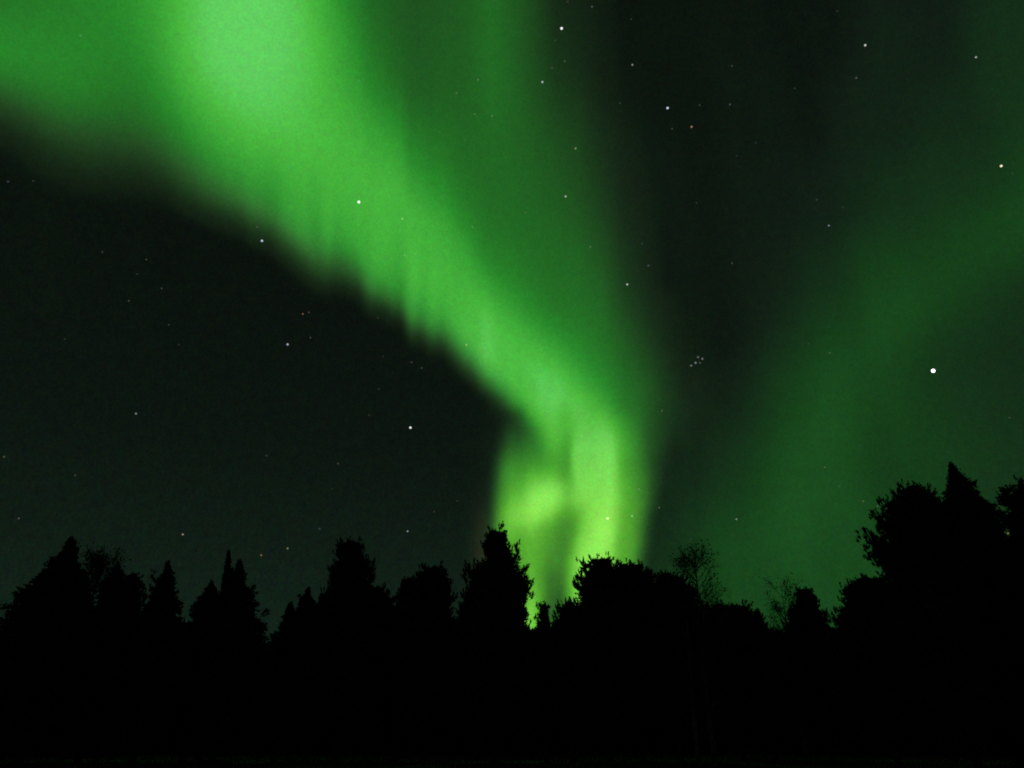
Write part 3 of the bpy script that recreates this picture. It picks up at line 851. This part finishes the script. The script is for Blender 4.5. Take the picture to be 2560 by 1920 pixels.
conifer('pine_tree', 'low ragged pine at the left foot of the pair of rounded pines', 43, (1422, 1500),
        [(1412, 1507), (1396, 1522), (1387, 1548), (1380, 1590)], [(1436, 1502), (1450, 1530), (1460, 1580)], 30, 'pine', dens=1.2, fingers=[(1394, 1521), (1388, 1540), (1415, 1503)])
conifer('pine_tree', 'rounded pine with lacy left side, left one of a pair against the curl', 44, (1503, 1392),
        [(1490, 1394), (1477, 1399), (1464, 1408), (1455, 1415), (1452, 1440), (1442, 1456), (1438, 1475), (1436, 1496), (1428, 1520), (1420, 1570)],
        [(1518, 1394), (1529, 1399), (1535, 1412), (1545, 1430), (1560, 1470), (1570, 1540)], 31, 'pine', dens=1.35,
        fingers=[(1478, 1397), (1494, 1391), (1516, 1392), (1528, 1398), (1455, 1413), (1440, 1457), (1439, 1468), (1446, 1446)],
        hole=[(1462, 1438, 5), (1472, 1424, 5), (1452, 1463, 4.5), (1481, 1411, 4), (1467, 1460, 4.5), (1447, 1480, 4), (1476, 1446, 3.5), (1459, 1482, 3.5)])
conifer('pine_tree', 'rounded pine, right one of a pair against the curl', 46, (1577, 1408),
        [(1562, 1411), (1547, 1413), (1536, 1420), (1525, 1450), (1510, 1520)], [(1594, 1412), (1607, 1417), (1614, 1432), (1625, 1438), (1629, 1456), (1640, 1500), (1648, 1560)], 32, 'pine', dens=1.5,
        fingers=[(1548, 1412), (1577, 1406), (1606, 1415), (1625, 1435)])
conifer('pine_tree', 'dome shaped pine with a long right slope beside the bare birch', 44, (1663, 1426),
        [(1650, 1432), (1638, 1446), (1630, 1470), (1620, 1520)], [(1678, 1431), (1703, 1447), (1727, 1466), (1748, 1483), (1756, 1507), (1775, 1550)], 33, 'pine', dens=1.4, fingers=[(1658, 1426), (1640, 1444)])
birch('birch_tree', 'bare twiggy birch with a pale trunk in front of the dome shaped pine', 41.5, (1733, 1376), 66, 1530, 34, leaves=0.05, nb=90)
birch('birch_tree', 'pale slim birch trunk leaning up the dark front of the dome shaped pine', 40.5, (1709, 1462), 26, 1560, 35, leaves=0.04, nb=24)
conifer('pine_tree', 'wide low pine with a smooth domed top right of the bare birch', 48, (1818, 1511),
        [(1800, 1513), (1782, 1518), (1765, 1530), (1745, 1570)], [(1848, 1519), (1870, 1526), (1884, 1535), (1904, 1560), (1915, 1590)], 36, 'pine', dens=1.6)
conifer('spruce_tree', 'small dark spruce at the right end of the wide low pine', 45, (1894, 1520),
        [(1886, 1530), (1876, 1545), (1866, 1590)], [(1902, 1530), (1909, 1550), (1918, 1590)], 37, 'spruce')
birch('birch_tree', 'bare hazy birch beside the small round headed pine', 49, (1955, 1462), 56, 1590, 38, leaves=0.06, nb=84)
conifer('pine_tree', 'small round headed pine standing alone left of the notch of open sky', 46, (2013, 1464),
        [(2003, 1469), (1990, 1482), (1986, 1505), (1973, 1523), (1972, 1550), (1960, 1590)],
        [(2024, 1469), (2033, 1477), (2043, 1495), (2042, 1513), (2056, 1529), (2068, 1558), (2080, 1575), (2088, 1610)], 39, 'pine', dens=1.5)
# right
conifer('pine_tree', 'bushy pine rising from the notch of open sky below the great pine', 39, (2160, 1436),
        [(2150, 1440), (2138, 1448), (2126, 1458), (2113, 1485), (2111, 1520), (2092, 1534), (2090, 1560), (2080, 1600)],
        [(2174, 1441), (2203, 1448), (2240, 1470), (2270, 1540)], 41, 'pine', dens=1.6, fingers=[(2152, 1437), (2172, 1440), (2126, 1456), (2091, 1530), (2112, 1484)])
conifer('pine_tree', 'great spreading pine with long left boughs beside the tallest spruce', 37, (2287, 1204),
        [(2272, 1211), (2257, 1220), (2236, 1237), (2218, 1254), (2205, 1280), (2196, 1294), (2203, 1306), (2220, 1325), (2232, 1342), (2205, 1344), (2176, 1338), (2172, 1362), (2188, 1390), (2196, 1412), (2212, 1430), (2215, 1480), (2200, 1550)],
        [(2300, 1220), (2324, 1232), (2338, 1248), (2360, 1280), (2385, 1350), (2400, 1480)], 42, 'pine', dens=1.7,
        fingers=[(2287, 1205), (2257, 1217), (2236, 1233), (2217, 1250), (2192, 1288), (2191, 1300), (2169, 1330), (2174, 1336), (2166, 1360), (2172, 1366), (2186, 1390), (2204, 1420), (2301, 1221), (2325, 1231), (2182, 1345)],
        hole=[(2270, 1252, 4.5), (2303, 1258, 4), (2217, 1272, 4.5), (2211, 1300, 4), (2240, 1262, 3.5), (2225, 1290, 3.5)])
conifer('spruce_tree', 'tallest spruce with a clean pointed tip on the right', 40, (2376, 1156),
        [(2370, 1170), (2369, 1190), (2367, 1211), (2360, 1240), (2348, 1262), (2335, 1300), (2310, 1380), (2290, 1480)],
        [(2389, 1166), (2398, 1180), (2410, 1192), (2427, 1205), (2438, 1214), (2447, 1242), (2470, 1258), (2479, 1282), (2500, 1300), (2530, 1350), (2560, 1440)], 43, 'spruce', dens=1.5,
        fingers=[(2402, 1193), (2428, 1214), (2465, 1257)], hole=[(2520, 1333, 11), (2385, 1217, 5), (2303, 1258, 4)])
conifer('pine_tree', 'pine with upswept boughs cut by the right edge of the frame', 38, (2590, 1190),
        [(2570, 1205), (2552, 1214), (2535, 1228), (2520, 1240), (2518, 1262), (2512, 1290), (2500, 1340), (2470, 1420)],
        [(2620, 1205), (2660, 1240), (2700, 1300), (2740, 1420)], 44, 'pine', dens=1.3, fingers=[(2513, 1228), (2518, 1240), (2540, 1224), (2554, 1211), (2505, 1292)], hole=[(2520, 1333, 11)])

# ------------------------------------------------------------------ the wood that closes the view behind the forest edge
rw = np.random.default_rng(77)
SKYLINE = [(-500, 1560), (0, 1572), (120, 1562), (300, 1540), (370, 1540), (470, 1560), (560, 1510), (640, 1590), (675, 1618), (705, 1580), (800, 1510), (900, 1490), (990, 1512), (1060, 1500), (1140, 1552),
           (1200, 1540), (1320, 1562), (1345, 1566), (1385, 1562), (1450, 1540), (1640, 1480), (1760, 1522), (1900, 1566), (2000, 1576), (2080, 1584), (2120, 1550), (2250, 1450), (2400, 1400), (2560, 1400), (3100, 1380)]
sxs, sys_ = np.array(SKYLINE, float).T
nw = 60000
wy = rw.uniform(58, 74, nw)
wpx = rw.uniform(-420, 3000, nw)
tops = np.interp(wpx, sxs, sys_)
jag = 9 * np.abs(np.sin(wpx * 0.045 + wy)) + rw.uniform(0, 8, nw)
X, Ztop = at_depth(wpx, tops + 12 + jag, wy)
wz = Ztop * rw.uniform(0, 1, nw) ** 1.0
pw = np.stack([X, wy, np.maximum(wz, 0.1)], -1)
v, f = blades(pw, np.tile([0, 0, .5], (nw, 1)) + rw.normal(0, .6, (nw, 3)), np.full(nw, 1.0), np.full(nw, 0.55), 2, 0.5, rw)
v[:, 2] = np.maximum(v[:, 2], 0.0)
woods = mesh_obj('woods', v, f, M_SPRUCE)
tag(woods, 'black mass of woods closing the view behind the forest edge', 'woods', kind='stuff')
